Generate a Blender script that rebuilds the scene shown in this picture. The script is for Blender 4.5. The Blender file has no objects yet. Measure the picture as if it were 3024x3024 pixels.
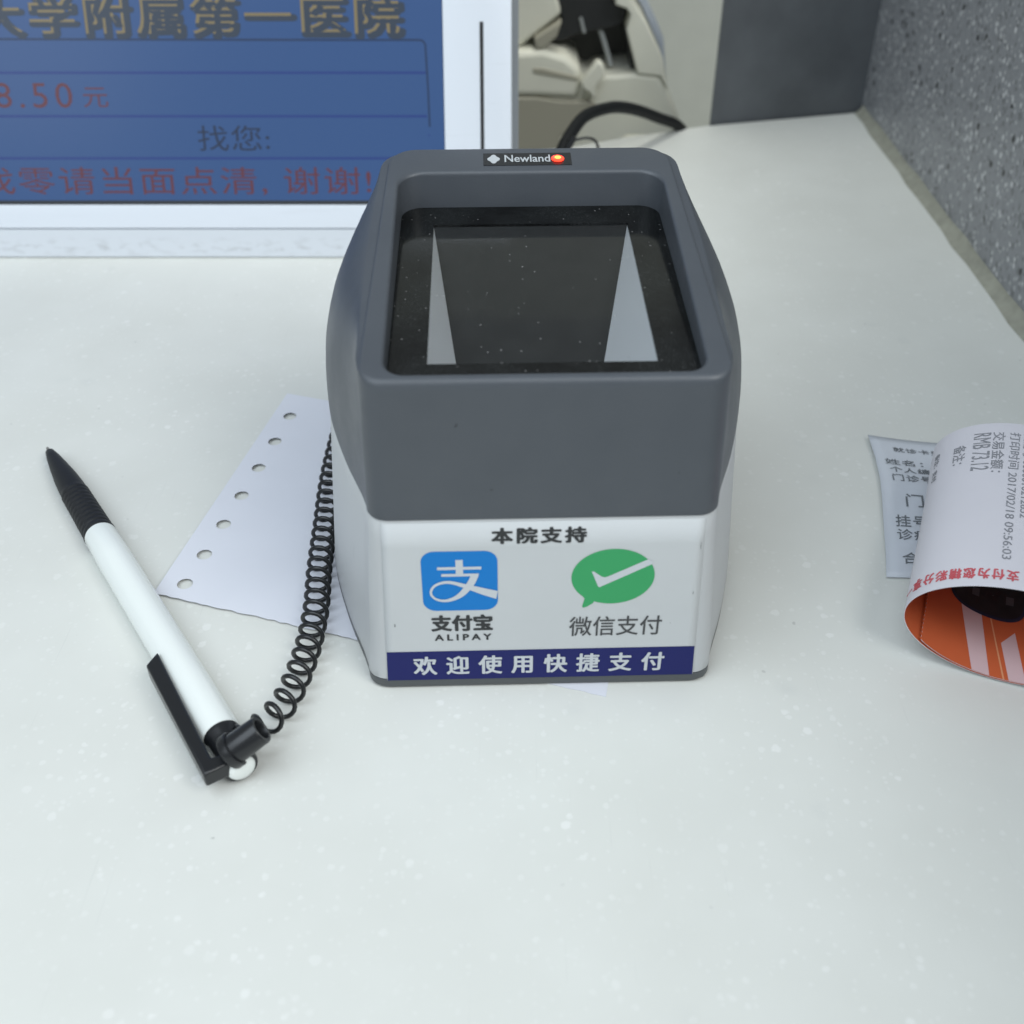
import bpy, bmesh, math, random
from mathutils import Vector, Matrix
random.seed(7)
MM = 0.001
scene = bpy.context.scene
COL = scene.collection

# ------------------------------------------------------------------ camera
cam_d = bpy.data.cameras.new("camera")
cam_d.sensor_width = 36.0
cam_d.lens = 38.81
cam_d.clip_start = 0.01
cam_d.clip_end = 50.0
cam_d.dof.use_dof = True
cam_d.dof.focus_distance = 0.262
cam_d.dof.aperture_fstop = 17.6
cam = bpy.data.objects.new("camera", cam_d)
cam.location = (0, 0, 0.1795)
cam.rotation_euler = (math.radians(90 - 38), 0, 0)
COL.objects.link(cam)
scene.camera = cam

# ------------------------------------------------------------------ world, lamps, exposure
world = bpy.data.worlds.new("World")
scene.world = world
world.use_nodes = True
bg = world.node_tree.nodes["Background"]
bg.inputs["Color"].default_value = (0.90, 0.97, 1.0, 1)
bg.inputs["Strength"].default_value = 0.30


def area_lamp(name, loc, aim, size, power, color):
    d = bpy.data.lights.new(name, 'AREA')
    d.shape = 'RECTANGLE'
    d.size, d.size_y = size
    d.energy = power
    d.color = color
    o = bpy.data.objects.new(name, d)
    o.location = loc
    o.rotation_euler = (Vector(aim) - Vector(loc)).to_track_quat('-Z', 'Y').to_euler()
    COL.objects.link(o)
    return o


area_lamp("overhead_key_light", (-0.30, -0.12, 0.75), (-0.05, 0.12, 0.0), (0.7, 0.7), 4.9, (0.81, 0.91, 1.0))  # key lamp added overhead at front left for the counter's brightness falloff
area_lamp("side_light", (-0.80, -0.62, 0.62), (-0.10, 0.25, 0.0), (0.7, 0.6), 1.7, (0.84, 0.92, 1.0))  # added fill that lightens the display's left and the counter's front left
area_lamp("hall_light", (0.78, -0.62, 1.22), (-0.05, 0.22, 0.0), (0.8, 0.8), 14.5, (0.985, 1.0, 0.985))
lo_ = area_lamp("printer_fill_light", (0.10, 0.55, 0.60), (0.06, 0.66, 0.0), (0.2, 0.1), 0.30, (1.0, 1.0, 0.92))  # fill lamp added to brighten printer and cabinet, narrowed to that area
lo_.data.spread = math.radians(75)

scene.view_settings.view_transform = 'Standard'
scene.view_settings.look = 'None'
scene.view_settings.exposure = 0.0
scene.view_settings.gamma = 1.0
scene.view_settings.use_curve_mapping = False
scene.cycles.max_bounces = 10
scene.cycles.transparent_max_bounces = 12
scene.cycles.use_denoising = True


# ------------------------------------------------------------------ materials
def new_mat(name):
    m = bpy.data.materials.new(name)
    m.use_nodes = True
    nt = m.node_tree
    return m, nt, nt.nodes["Principled BSDF"]


def N(nt, kind, **kw):
    n = nt.nodes.new(kind)
    for k, v in kw.items():
        setattr(n, k, v)
    return n


def ramp(nt, src, p0, c0, p1, c1):
    r = N(nt, 'ShaderNodeValToRGB')
    r.color_ramp.elements[0].position = p0
    r.color_ramp.elements[0].color = c0
    r.color_ramp.elements[1].position = p1
    r.color_ramp.elements[1].color = c1
    nt.links.new(src, r.inputs[0])
    return r.outputs[0]


def g4(v):
    return (v, v, v, 1)


def mixc(nt, fac, a, b, mode='MIX'):
    n = N(nt, 'ShaderNodeMix', data_type='RGBA', blend_type=mode)
    for sock, v in ((n.inputs[0], fac), (n.inputs[6], a), (n.inputs[7], b)):
        if hasattr(v, 'links') or isinstance(v, bpy.types.NodeSocket):
            nt.links.new(v, sock)
        else:
            sock.default_value = v
    return n.outputs[2]


def coords(nt):
    return N(nt, 'ShaderNodeTexCoord').outputs['Object']


def noise(nt, co, scale, detail=3.0, rough=0.55):
    n = N(nt, 'ShaderNodeTexNoise')
    n.inputs['Scale'].default_value = scale
    n.inputs['Detail'].default_value = detail
    n.inputs['Roughness'].default_value = rough
    nt.links.new(co, n.inputs['Vector'])
    return n


def plain(name, col, rough=0.5, spec=0.5, bump=0.0, bscale=900.0, var=0.0, vscale=60.0, emit=None, estr=0.0, sss=0.0):
    m, nt, b = new_mat(name)
    c4 = (*col, 1)
    b.inputs['Base Color'].default_value = c4
    b.inputs['Roughness'].default_value = rough
    b.inputs['Specular IOR Level'].default_value = spec
    co = coords(nt)
    if var:
        nz = noise(nt, co, vscale, 4)
        dark = tuple(c * (1 - var) for c in col) + (1,)
        lite = tuple(min(1, c * (1 + var)) for c in col) + (1,)
        nt.links.new(ramp(nt, nz.outputs['Fac'], 0.3, dark, 0.7, lite), b.inputs['Base Color'])
    if bump:
        nz = noise(nt, co, bscale, 2)
        bp = N(nt, 'ShaderNodeBump')
        bp.inputs['Strength'].default_value = bump
        bp.inputs['Distance'].default_value = 0.0002
        nt.links.new(nz.outputs['Fac'], bp.inputs['Height'])
        nt.links.new(bp.outputs[0], b.inputs['Normal'])
    if emit:
        b.inputs['Emission Color'].default_value = (*emit, 1)
        b.inputs['Emission Strength'].default_value = estr
    if sss:
        b.inputs['Subsurface Weight'].default_value = sss
        b.inputs['Subsurface Radius'].default_value = (0.004, 0.004, 0.004)
        b.inputs['Subsurface Scale'].default_value = 1.0
    return m


def chips(nt, co, scale, keep, size, soft=0.05):
    """mask of small irregular chips: one per Voronoi cell, only in a share of the cells"""
    nz = noise(nt, co, scale * 2.2, 2)
    vm = N(nt, 'ShaderNodeVectorMath', operation='MULTIPLY_ADD')
    nt.links.new(nz.outputs['Color'], vm.inputs[0])
    vm.inputs[1].default_value = (0.35 / scale,) * 3
    nt.links.new(co, vm.inputs[2])
    v = N(nt, 'ShaderNodeTexVoronoi')
    v.inputs['Scale'].default_value = scale
    nt.links.new(vm.outputs[0], v.inputs['Vector'])
    near = ramp(nt, v.outputs['Distance'], max(0.0, size - soft), g4(1), size, g4(0))
    sep = N(nt, 'ShaderNodeSeparateColor')
    nt.links.new(v.outputs['Color'], sep.inputs[0])
    sel = ramp(nt, sep.outputs[0], 1 - keep, g4(0), min(1, 1 - keep + 0.02), g4(1))
    mu = N(nt, 'ShaderNodeMath', operation='MULTIPLY')
    nt.links.new(near, mu.inputs[0])
    nt.links.new(sel, mu.inputs[1])
    return mu.outputs[0], sep.outputs[1]


def countertop_mat():
    m, nt, b = new_mat("white_solid_surface")
    co = coords(nt)
    base = ramp(nt, noise(nt, co, 28, 5, 0.6).outputs['Fac'], 0.3, (0.675, 0.683, 0.645, 1), 0.72, (0.705, 0.715, 0.68, 1))
    smear = ramp(nt, noise(nt, co, 7, 4, 0.6).outputs['Fac'], 0.35, g4(0.962), 0.65, g4(1.0))
    base = mixc(nt, 1.0, base, smear, 'MULTIPLY')
    c1, _ = chips(nt, co, 420, 0.22, 0.34, 0.12)
    c2, _ = chips(nt, co, 700, 0.25, 0.36, 0.14)
    c3, _ = chips(nt, co, 270, 0.07, 0.33, 0.10)
    d1, _ = chips(nt, co, 300, 0.022, 0.15, 0.07)
    d2, _ = chips(nt, co, 130, 0.05, 0.40, 0.30)
    clump = ramp(nt, noise(nt, co, 22, 2).outputs['Fac'], 0.36, g4(0.15), 0.64, g4(1.0))
    for msk, col, amt in ((d2, (0.50, 0.52, 0.51, 1), 0.2), (c1, (0.86, 0.865, 0.85, 1), 0.34), (c2, (0.82, 0.825, 0.81, 1), 0.30), (c3, (0.86, 0.865, 0.85, 1), 0.48), (d1, (0.22, 0.23, 0.22, 1), 0.55)):
        k = N(nt, 'ShaderNodeMath', operation='MULTIPLY')
        nt.links.new(msk, k.inputs[0])
        k.inputs[1].default_value = amt
        k2 = N(nt, 'ShaderNodeMath', operation='MULTIPLY')
        nt.links.new(k.outputs[0], k2.inputs[0])
        nt.links.new(clump, k2.inputs[1])
        base = mixc(nt, k2.outputs[0], base, col)
    for rot, thr in ((0.5, 0.715), (2.1, 0.725)):
        mp_ = N(nt, 'ShaderNodeMapping')
        mp_.inputs['Rotation'].default_value = (0, 0, rot)
        mp_.inputs['Scale'].default_value = (1600, 34, 1)
        nt.links.new(co, mp_.inputs[0])
        sc_ = ramp(nt, noise(nt, mp_.outputs[0], 1.0, 2, 0.5).outputs['Fac'], thr, g4(0), thr + 0.05, g4(0.16))
        base = mixc(nt, sc_, base, (0.42, 0.43, 0.42, 1))
    nt.links.new(base, b.inputs['Base Color'])
    nt.links.new(ramp(nt, noise(nt, co, 45, 4).outputs['Fac'], 0.3, g4(0.42), 0.7, g4(0.55)), b.inputs['Roughness'])
    b.inputs['Specular IOR Level'].default_value = 0.35
    b.inputs['Coat Weight'].default_value = 0.0
    return m


def granite_mat(name, base_lo, base_hi):
    m, nt, b = new_mat(name)
    co = coords(nt)
    base = ramp(nt, noise(nt, co, 320, 4, 0.7).outputs['Fac'], 0.3, base_lo, 0.7, base_hi)
    for sc, keep, size, col, amt in ((300, 0.26, 0.50, (0.075, 0.08, 0.085, 1), 0.5), (480, 0.25, 0.5, (0.10, 0.105, 0.11, 1), 0.6),
                                     (350, 0.17, 0.46, (0.58, 0.59, 0.60, 1), 0.75), (240, 0.045, 0.40, (0.008, 0.009, 0.010, 1), 0.97), (560, 0.20, 0.5, (0.52, 0.53, 0.54, 1), 0.55)):
        msk, _ = chips(nt, co, sc, keep, size, 0.1)
        k = N(nt, 'ShaderNodeMath', operation='MULTIPLY')
        nt.links.new(msk, k.inputs[0])
        k.inputs[1].default_value = amt
        base = mixc(nt, k.outputs[0], base, col)
    nt.links.new(base, b.inputs['Base Color'])
    b.inputs['Roughness'].default_value = 0.38
    return m


def dusty_black_mat():
    m, nt, b = new_mat("dusty_black_glass")
    co = coords(nt)
    fine = ramp(nt, noise(nt, co, 2600, 2, 0.8).outputs['Fac'], 0.52, (0.004, 0.005, 0.005, 1), 0.82, (0.050, 0.052, 0.054, 1))
    patch = ramp(nt, noise(nt, co, 110, 3).outputs['Fac'], 0.30, g4(0.15), 0.62, g4(1.0))
    col = mixc(nt, 1.0, fine, patch, 'MULTIPLY')
    d, _ = chips(nt, co, 950, 0.16, 0.17, 0.07)
    col = mixc(nt, d, col, g4(0.20))
    nt.links.new(col, b.inputs['Base Color'])
    b.inputs['Roughness'].default_value = 0.12
    b.inputs['Specular IOR Level'].default_value = 0.4
    return m


def pane_mat():
    m, nt, b = new_mat("clear_scan_glass")
    nt.nodes.remove(b)
    out = nt.nodes["Material Output"]
    co = coords(nt)
    tr = N(nt, 'ShaderNodeBsdfTransparent')
    tr.inputs[0].default_value = (0.97, 0.985, 0.99, 1)
    gl = N(nt, 'ShaderNodeBsdfGlossy')
    gl.inputs['Roughness'].default_value = 0.06
    fr = N(nt, 'ShaderNodeFresnel')
    fr.inputs['IOR'].default_value = 1.45
    mx = N(nt, 'ShaderNodeMixShader')
    nt.links.new(fr.outputs[0], mx.inputs[0])
    nt.links.new(tr.outputs[0], mx.inputs[1])
    nt.links.new(gl.outputs[0], mx.inputs[2])
    df = N(nt, 'ShaderNodeBsdfDiffuse')
    df.inputs[0].default_value = g4(0.55)
    d, _ = chips(nt, co, 800, 0.12, 0.15, 0.06)
    haze = ramp(nt, noise(nt, co, 160, 3).outputs['Fac'], 0.35, g4(0.001), 0.75, g4(0.009))
    mx0 = N(nt, 'ShaderNodeMath', operation='MULTIPLY_ADD')
    nt.links.new(d, mx0.inputs[0])
    mx0.inputs[1].default_value = 0.45
    nt.links.new(haze, mx0.inputs[2])
    mx2 = N(nt, 'ShaderNodeMixShader')
    nt.links.new(mx0.outputs[0], mx2.inputs[0])
    nt.links.new(mx.outputs[0], mx2.inputs[1])
    nt.links.new(df.outputs[0], mx2.inputs[2])
    nt.links.new(mx2.outputs[0], out.inputs[0])
    return m


def shell_mat():
    m, nt, b = new_mat("dark_grey_plastic")
    co = coords(nt)
    col = ramp(nt, noise(nt, co, 70, 4).outputs['Fac'], 0.3, (0.065, 0.074, 0.087, 1), 0.7, (0.073, 0.082, 0.095, 1))
    d, _ = chips(nt, co, 170, 0.05, 0.10, 0.05)
    k = N(nt, 'ShaderNodeMath', operation='MULTIPLY')
    nt.links.new(d, k.inputs[0])
    k.inputs[1].default_value = 0.35
    col = mixc(nt, k.outputs[0], col, g4(0.32))
    d2, _ = chips(nt, co, 120, 0.035, 0.10, 0.04)
    col = mixc(nt, d2, col, g4(0.02))
    nt.links.new(col, b.inputs['Base Color'])
    nt.links.new(ramp(nt, noise(nt, co, 55, 4, 0.65).outputs['Fac'], 0.3, g4(0.36), 0.7, g4(0.48)), b.inputs['Roughness'])
    bp = N(nt, 'ShaderNodeBump')
    bp.inputs['Strength'].default_value = 0.16
    bp.inputs['Distance'].default_value = 0.0002
    nt.links.new(noise(nt, co, 2800, 2).outputs['Fac'], bp.inputs['Height'])
    nt.links.new(bp.outputs[0], b.inputs['Normal'])
    return m


def frame_mat():
    """white painted plastic with grubby streaks low down"""
    m, nt, b = new_mat("white_monitor_plastic")
    co = coords(nt)
    mp = N(nt, 'ShaderNodeMapping')
    mp.inputs['Scale'].default_value = (18, 18, 260)
    nt.links.new(co, mp.inputs[0])
    nz = noise(nt, mp.outputs[0], 1.0, 5, 0.65)
    streak = ramp(nt, nz.outputs['Fac'], 0.60, g4(0), 0.80, g4(0.30))
    col = mixc(nt, streak, (0.68, 0.72, 0.78, 1), (0.42, 0.43, 0.44, 1))
    nt.links.new(col, b.inputs['Base Color'])
    b.inputs['Roughness'].default_value = 0.4
    return m


def rail_mat():
    m, nt, b = new_mat("grubby_white_plastic")
    co = coords(nt)
    sp = N(nt, 'ShaderNodeSeparateXYZ')
    nt.links.new(co, sp.inputs[0])
    # a grime line where cloths never reach, about 3 mm above the counter
    band = N(nt, 'ShaderNodeMath', operation='SUBTRACT')
    nt.links.new(sp.outputs[2], band.inputs[0])
    band.inputs[1].default_value = 0.0040
    ab = N(nt, 'ShaderNodeMath', operation='ABSOLUTE')
    nt.links.new(band.outputs[0], ab.inputs[0])
    line = ramp(nt, ab.outputs[0], 0.0002, g4(0.8), 0.0010, g4(0))
    mp = N(nt, 'ShaderNodeMapping')
    mp.inputs['Scale'].default_value = (160, 1, 500)
    nt.links.new(co, mp.inputs[0])
    patch = ramp(nt, noise(nt, mp.outputs[0], 1.0, 4, 0.6).outputs['Fac'], 0.50, g4(0), 0.70, g4(0.6))
    mu = N(nt, 'ShaderNodeMath', operation='MULTIPLY')
    nt.links.new(line, mu.inputs[0])
    nt.links.new(patch, mu.inputs[1])
    col = mixc(nt, mu.outputs[0], (0.62, 0.655, 0.70, 1), (0.25, 0.25, 0.25, 1))
    sc, _ = chips(nt, co, 60, 0.10, 0.10, 0.05)
    col = mixc(nt, sc, col, g4(0.35))
    nt.links.new(col, b.inputs['Base Color'])
    b.inputs['Roughness'].default_value = 0.45
    return m


def scuffed_white_mat():
    m, nt, b = new_mat("scuffed_white_plastic")
    co = coords(nt)
    mp = N(nt, 'ShaderNodeMapping')
    mp.inputs['Scale'].default_value = (500, 500, 60)
    nt.links.new(co, mp.inputs[0])
    nz = noise(nt, mp.outputs[0], 1.0, 3, 0.6)
    col = mixc(nt, ramp(nt, nz.outputs['Fac'], 0.68, g4(0), 0.80, g4(0.35)), (0.50, 0.515, 0.525, 1), (0.28, 0.29, 0.30, 1))
    nt.links.new(col, b.inputs['Base Color'])
    b.inputs['Roughness'].default_value = 0.42
    return m


M = dict(
    counter=countertop_mat(),
    granite=granite_mat("speckled_grey_granite", (0.20, 0.208, 0.22, 1), (0.27, 0.28, 0.295, 1)),
    slate=plain("dark_grey_slab", (0.105, 0.113, 0.122), 0.45, 0.4, var=0.22, vscale=26),
    sealant=plain("old_sealant", (0.30, 0.30, 0.25), 0.6, var=0.15, vscale=200),
    beige=plain("beige_cabinet", (0.52, 0.53, 0.48), 0.6, var=0.03),
    shell=shell_mat(),
    basegrey=plain("base_grey_plastic", (0.080, 0.088, 0.094), 0.45, 0.45, bump=0.1, bscale=2200),
    white=scuffed_white_mat(),
    sticker=plain("white_sticker_film", (0.545, 0.565, 0.575), 0.55, 0.25, var=0.015, vscale=70),
    navy=plain("navy_print", (0.010, 0.014, 0.115), 0.5, 0.25),
    ink=plain("black_print", (0.022, 0.024, 0.026), 0.45),
    inkthin=plain("dark_grey_print", (0.05, 0.052, 0.055), 0.45),
    blue=plain("blue_print", (0.006, 0.185, 0.55), 0.5, 0.25),
    green=plain("green_print", (0.045, 0.34, 0.125), 0.5, 0.25),
    whiteprint=plain("white_print", (0.55, 0.58, 0.61), 0.4),
    border=dusty_black_mat(),
    pane=pane_mat(),
    chamber=plain("white_light_chamber", (0.90, 0.92, 0.94), 0.6),
    chamberfloor=plain("dark_chamber_floor", (0.010, 0.011, 0.011), 0.6, 0.2),
    plate=plain("black_name_plate", (0.012, 0.013, 0.015), 0.25),
    silver=plain("silver_print", (0.50, 0.53, 0.55), 0.4),
    led=plain("red_lamp", (0.6, 0.02, 0.01), 0.3, emit=(1.0, 0.055, 0.025), estr=2.2),
    ledcore=plain("orange_lamp_core", (0.8, 0.3, 0.05), 0.3, emit=(1.0, 0.33, 0.06), estr=2.4),
    rubber=plain("black_ribbed_rubber", (0.011, 0.012, 0.014), 0.55, 0.4, bump=0.3, bscale=1500),
    blackgloss=plain("black_glossy_plastic", (0.012, 0.013, 0.015), 0.28, 0.5),
    cord=plain("black_cord_plastic", (0.010, 0.011, 0.012), 0.30, 0.5),
    penwhite=plain("white_pen_plastic", (0.80, 0.835, 0.81), 0.16, 0.5),
    steel=plain("pen_point_metal", (0.20, 0.19, 0.17), 0.35),
    paper=plain("printer_paper", (0.67, 0.685, 0.745), 0.75, 0.2, var=0.02, vscale=40),
    ghost=plain("faint_grey_print", (0.62, 0.63, 0.70), 0.75, 0.2),
    thermal=plain("thermal_paper", (0.67, 0.655, 0.70), 0.55, 0.25, var=0.015, vscale=60),
    slip=plain("slip_paper", (0.60, 0.63, 0.68), 0.6, 0.25, var=0.02, vscale=60),
    thermalink=plain("faded_thermal_print", (0.26, 0.265, 0.29), 0.6),
    slipink=plain("dark_slip_print", (0.15, 0.165, 0.18), 0.6),
    redink=plain("red_receipt_print", (0.58, 0.10, 0.12), 0.6),
    orange=plain("orange_ticket_print", (0.58, 0.130, 0.048), 0.55, 0.25, var=0.03, vscale=90),
    pink=plain("pale_pink_print", (0.66, 0.50, 0.52), 0.55, 0.25),
    peach=plain("peach_line_print", (0.72, 0.34, 0.18), 0.55, 0.25),
    photo=plain("dark_picture_print", (0.016, 0.015, 0.018), 0.5, 0.25, var=0.3, vscale=300),
    photoedge=plain("navy_picture_edge", (0.022, 0.026, 0.060), 0.5, 0.25),
    phototile=plain("grey_picture_tile", (0.075, 0.085, 0.10), 0.5, 0.25),
    frame=frame_mat(),
    rail=rail_mat(),
    casing=plain("grey_monitor_casing", (0.22, 0.24, 0.26), 0.4),
    black=plain("black_gap", (0.008, 0.008, 0.009), 0.6),
    gasket=plain("dark_screen_edge", (0.012, 0.016, 0.022), 0.5),
    screen=plain("lit_blue_screen", (0.012, 0.016, 0.03), 0.22, 0.5, emit=(0.032, 0.082, 0.215), estr=1.0),
    scrline=plain("screen_line", (0.01, 0.012, 0.02), 0.25, emit=(0.020, 0.048, 0.20), estr=1.0),
    scrdark=plain("screen_dark_line", (0.01, 0.012, 0.02), 0.25, emit=(0.018, 0.04, 0.10), estr=1.0),
    scrgold=plain("screen_gold_letters", (0.01, 0.012, 0.02), 0.25, emit=(0.205, 0.170, 0.085), estr=1.0),
    scrshadow=plain("screen_letter_shadow", (0.01, 0.012, 0.02), 0.25, emit=(0.035, 0.050, 0.070), estr=1.0),
    scrred=plain("screen_red_letters", (0.01, 0.012, 0.02), 0.25, emit=(0.112, 0.034, 0.042), estr=1.0),
    scrgrey=plain("screen_grey_letters", (0.01, 0.012, 0.02), 0.25, emit=(0.018, 0.030, 0.060), estr=1.0),
    cream=plain("cream_printer_plastic", (0.68, 0.675, 0.58), 0.5, var=0.03),
    cream_dark=plain("shaded_cream_plastic", (0.34, 0.325, 0.26), 0.55),  # darker copy of cream: shade of recess, groove and flap put into colour
    printerblack=plain("black_printer_plastic", (0.012, 0.013, 0.014), 0.45),
    printergrey=plain("grey_printer_bay", (0.075, 0.078, 0.075), 0.5),
    rod=plain("steel_rod", (0.30, 0.32, 0.32), 0.3),
    papergrey=plain("grey_paper_strip", (0.50, 0.55, 0.64), 0.6),
    cable=plain("dark_cable_jacket", (0.009, 0.010, 0.011), 0.6, 0.2),
    desk=plain("grey_desk", (0.46, 0.47, 0.43), 0.6, var=0.04),
)


# ------------------------------------------------------------------ mesh helpers (all lengths in millimetres)
def add(name, verts, faces, mat, parent=None, smooth=None, mats=None, idx=None):
    me = bpy.data.meshes.new(name)
    me.from_pydata([(v[0] * MM, v[1] * MM, v[2] * MM) for v in verts], [], faces)
    for mm in (mats or [mat]):
        me.materials.append(mm)
    if idx:
        for p, i in zip(me.polygons, idx):
            p.material_index = i
    me.update()
    if smooth is not None:
        for p in me.polygons:
            p.use_smooth = True
        me.set_sharp_from_angle(angle=math.radians(smooth))
    o = bpy.data.objects.new(name, me)
    COL.objects.link(o)
    if parent:
        o.parent = parent
    return o


def thing(name, label, cat, loc=(0, 0, 0), rotz=0.0, group=None):
    o = bpy.data.objects.new(name, None)
    o.empty_display_size = 0.01
    o.location = [c * MM for c in loc]
    o.rotation_euler = (0, 0, rotz)
    COL.objects.link(o)
    tag(o, label, cat, group)
    return o


def tag(o, label, cat, group=None):
    o['label'] = label
    o['category'] = cat
    if group:
        o['group'] = group
    return o


def structure(o):
    o['kind'] = 'structure'
    return o


class MB:
    def __init__(self):
        self.v, self.f = [], []

    def quad(self, *pts):
        n = len(self.v)
        self.v += [tuple(p) for p in pts]
        self.f.append(tuple(range(n, n + len(pts))))

    def box(self, x0, x1, y0, y1, z0, z1):
        n = len(self.v)
        self.v += [(x, y, z) for z in (z0, z1) for y in (y0, y1) for x in (x0, x1)]
        self.f += [tuple(n + i for i in q) for q in ((0, 2, 3, 1), (4, 5, 7, 6), (0, 1, 5, 4), (2, 6, 7, 3), (0, 4, 6, 2), (1, 3, 7, 5))]

    def loops(self, loops, cap0=False, cap1=False, flip=False):
        n0 = len(self.v)
        k = len(loops[0])
        for L in loops:
            self.v += [tuple(p) for p in L]
        for r in range(len(loops) - 1):
            for i in range(k):
                j = (i + 1) % k
                q = (n0 + r * k + i, n0 + r * k + j, n0 + (r + 1) * k + j, n0 + (r + 1) * k + i)
                self.f.append(q[::-1] if flip else q)
        if cap0:
            q = tuple(n0 + i for i in range(k))
            self.f.append(q if flip else q[::-1])
        if cap1:
            q = tuple(n0 + (len(loops) - 1) * k + i for i in range(k))
            self.f.append(q[::-1] if flip else q)

    def tube(self, pts, r, n=10, cap=True):
        pts = [Vector(p) for p in pts]
        rs = r if isinstance(r, (list, tuple)) else [r] * len(pts)
        t0 = (pts[1] - pts[0]).normalized()
        ref = Vector((0, 0, 1)) if abs(t0.z) < 0.9 else Vector((1, 0, 0))
        u = t0.cross(ref).normalized()
        loops = []
        for i, p in enumerate(pts):
            t = (pts[min(i + 1, len(pts) - 1)] - pts[max(i - 1, 0)]).normalized()
            u = (u - t * u.dot(t)).normalized()
            w = t.cross(u)
            loops.append([p + (u * math.cos(a) + w * math.sin(a)) * rs[i] for a in (2 * math.pi * k / n for k in range(n))])
        self.loops(loops, cap, cap)

    def prism(self, poly, y0, y1):
        """polygon in x,z pushed from y0 to y1"""
        a = sum(poly[i][0] * poly[(i + 1) % len(poly)][1] - poly[(i + 1) % len(poly)][0] * poly[i][1] for i in range(len(poly)))
        if a < 0:
            poly = poly[::-1]
        self.loops([[(x, y0, z) for x, z in poly], [(x, y1, z) for x, z in poly]], True, True, flip=True)

    def make(self, name, mat, parent=None, smooth=None):
        return add(name, self.v, self.f, mat, parent, smooth)


def bevel(o, w, seg=3, angle=35):
    b = o.modifiers.new("bevel", 'BEVEL')
    b.width = w * MM
    b.segments = seg
    b.limit_method = 'ANGLE'
    b.angle_limit = math.radians(angle)
    for p in o.data.polygons:
        p.use_smooth = True
    o.data.set_sharp_from_angle(angle=math.radians(60))
    return o


_txt = {}


def glyphs(body, bold=0.0, space=1.0):
    key = (body, bold, space)
    if key in _txt:
        return _txt[key]
    cu = bpy.data.curves.new("lettering_outline", 'FONT')
    cu.body = body
    cu.size = 1.0
    cu.offset = bold
    cu.space_character = space
    cu.resolution_u = 3
    ob = bpy.data.objects.new("lettering_outline", cu)
    COL.objects.link(ob)
    bpy.context.view_layer.update()
    me = bpy.data.meshes.new_from_object(ob.evaluated_get(bpy.context.evaluated_depsgraph_get()))
    v = [(p.co.x, p.co.y) for p in me.vertices]
    f = [tuple(p.vertices) for p in me.polygons]
    bpy.data.objects.remove(ob)
    bpy.data.meshes.remove(me)
    bpy.data.curves.remove(cu)
    # keep every face counter-clockwise in u,v
    out = []
    for q in f:
        a = sum(v[q[i]][0] * v[q[(i + 1) % len(q)]][1] - v[q[(i + 1) % len(q)]][0] * v[q[i]][1] for i in range(len(q)))
        out.append(q if a > 0 else q[::-1])
    _txt[key] = (v, out)
    return _txt[key]


def lettering(body, box, fn, mat, parent, bold=0.0, space=1.0, name="lettering"):
    """body fitted to box (u0,u1,v0,v1), carried to 3-D by fn(u,v); bold is a share of the glyph height, made of shifted layers"""
    v, f = glyphs(body, 0.0, space)
    xs = [p[0] for p in v]
    ys = [p[1] for p in v]
    x0, x1, y0, y1 = min(xs), max(xs), min(ys), max(ys)
    u0, u1, w0, w1 = box
    um, wm = (u0 + u1) / 2, (w0 + w1) / 2
    du, dw = (u1 - u0) * 1e-3, (w1 - w0) * 1e-3
    shifts = [(0, 0)]
    if bold:
        shifts = [(-1, 0), (1, 0), (0, -.7), (0, .7), (-.7, -.5), (.7, .5), (-.7, .5), (.7, -.5), (0, 0)]
    gl = (y1 - y0)
    bw = bold * gl / (x1 - x0) * (u1 - u0) if bold else 0.0
    bh = bold * (w1 - w0)
    pts, faces = [], []
    for k, (sx, sy) in enumerate(shifts):
        n = len(pts)
        for p in v:
            u = u0 + (p[0] - x0) / (x1 - x0) * (u1 - u0) + sx * bw
            w = w0 + (p[1] - y0) / (y1 - y0) * (w1 - w0) + sy * bh
            a = Vector(fn(u, w))
            if k:
                nn_ = (Vector(fn(u + du, w)) - a).cross(Vector(fn(u, w + dw)) - a)
                a = a + nn_.normalized() * (0.006 * k)
            pts.append(tuple(a))
        faces += [tuple(n + i for i in q) for q in f]
    return add(name, pts, faces, mat, parent)


def ribbon(pts, widths, sub=8):
    """2-D strip of varying width along a smooth path; returns verts, quads"""
    P = [Vector((*p, 0)) for p in pts]
    path, ws = [], []
    for i in range(len(P) - 1):
        p0, p1, p2, p3 = P[max(i - 1, 0)], P[i], P[i + 1], P[min(i + 2, len(P) - 1)]
        for s in range(sub):
            t = s / sub
            path.append(0.5 * ((2 * p1) + (-p0 + p2) * t + (2 * p0 - 5 * p1 + 4 * p2 - p3) * t * t + (-p0 + 3 * p1 - 3 * p2 + p3) * t ** 3))
            ws.append(widths[i] + (widths[i + 1] - widths[i]) * t)
    path.append(P[-1])
    ws.append(widths[-1])
    v, f = [], []
    for i, p in enumerate(path):
        t = (path[min(i + 1, len(path) - 1)] - path[max(i - 1, 0)]).normalized()
        n = Vector((-t.y, t.x, 0)) * ws[i] * 0.5
        v += [(p + n)[:2], (p - n)[:2]]
        if i:
            k = 2 * i
            f.append((k - 2, k - 1, k + 1, k))
    return v, f


def smooth_curve(pts, n):
    P = [Vector(p) for p in pts]
    out = []
    for i in range(len(P) - 1):
        p0, p1, p2, p3 = P[max(i - 1, 0)], P[i], P[i + 1], P[min(i + 2, len(P) - 1)]
        for s in range(n):
            t = s / n
            out.append(0.5 * ((2 * p1) + (-p0 + p2) * t + (2 * p0 - 5 * p1 + 4 * p2 - p3) * t * t + (-p0 + 3 * p1 - 3 * p2 + p3) * t ** 3))
    out.append(P[-1])
    return out


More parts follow.
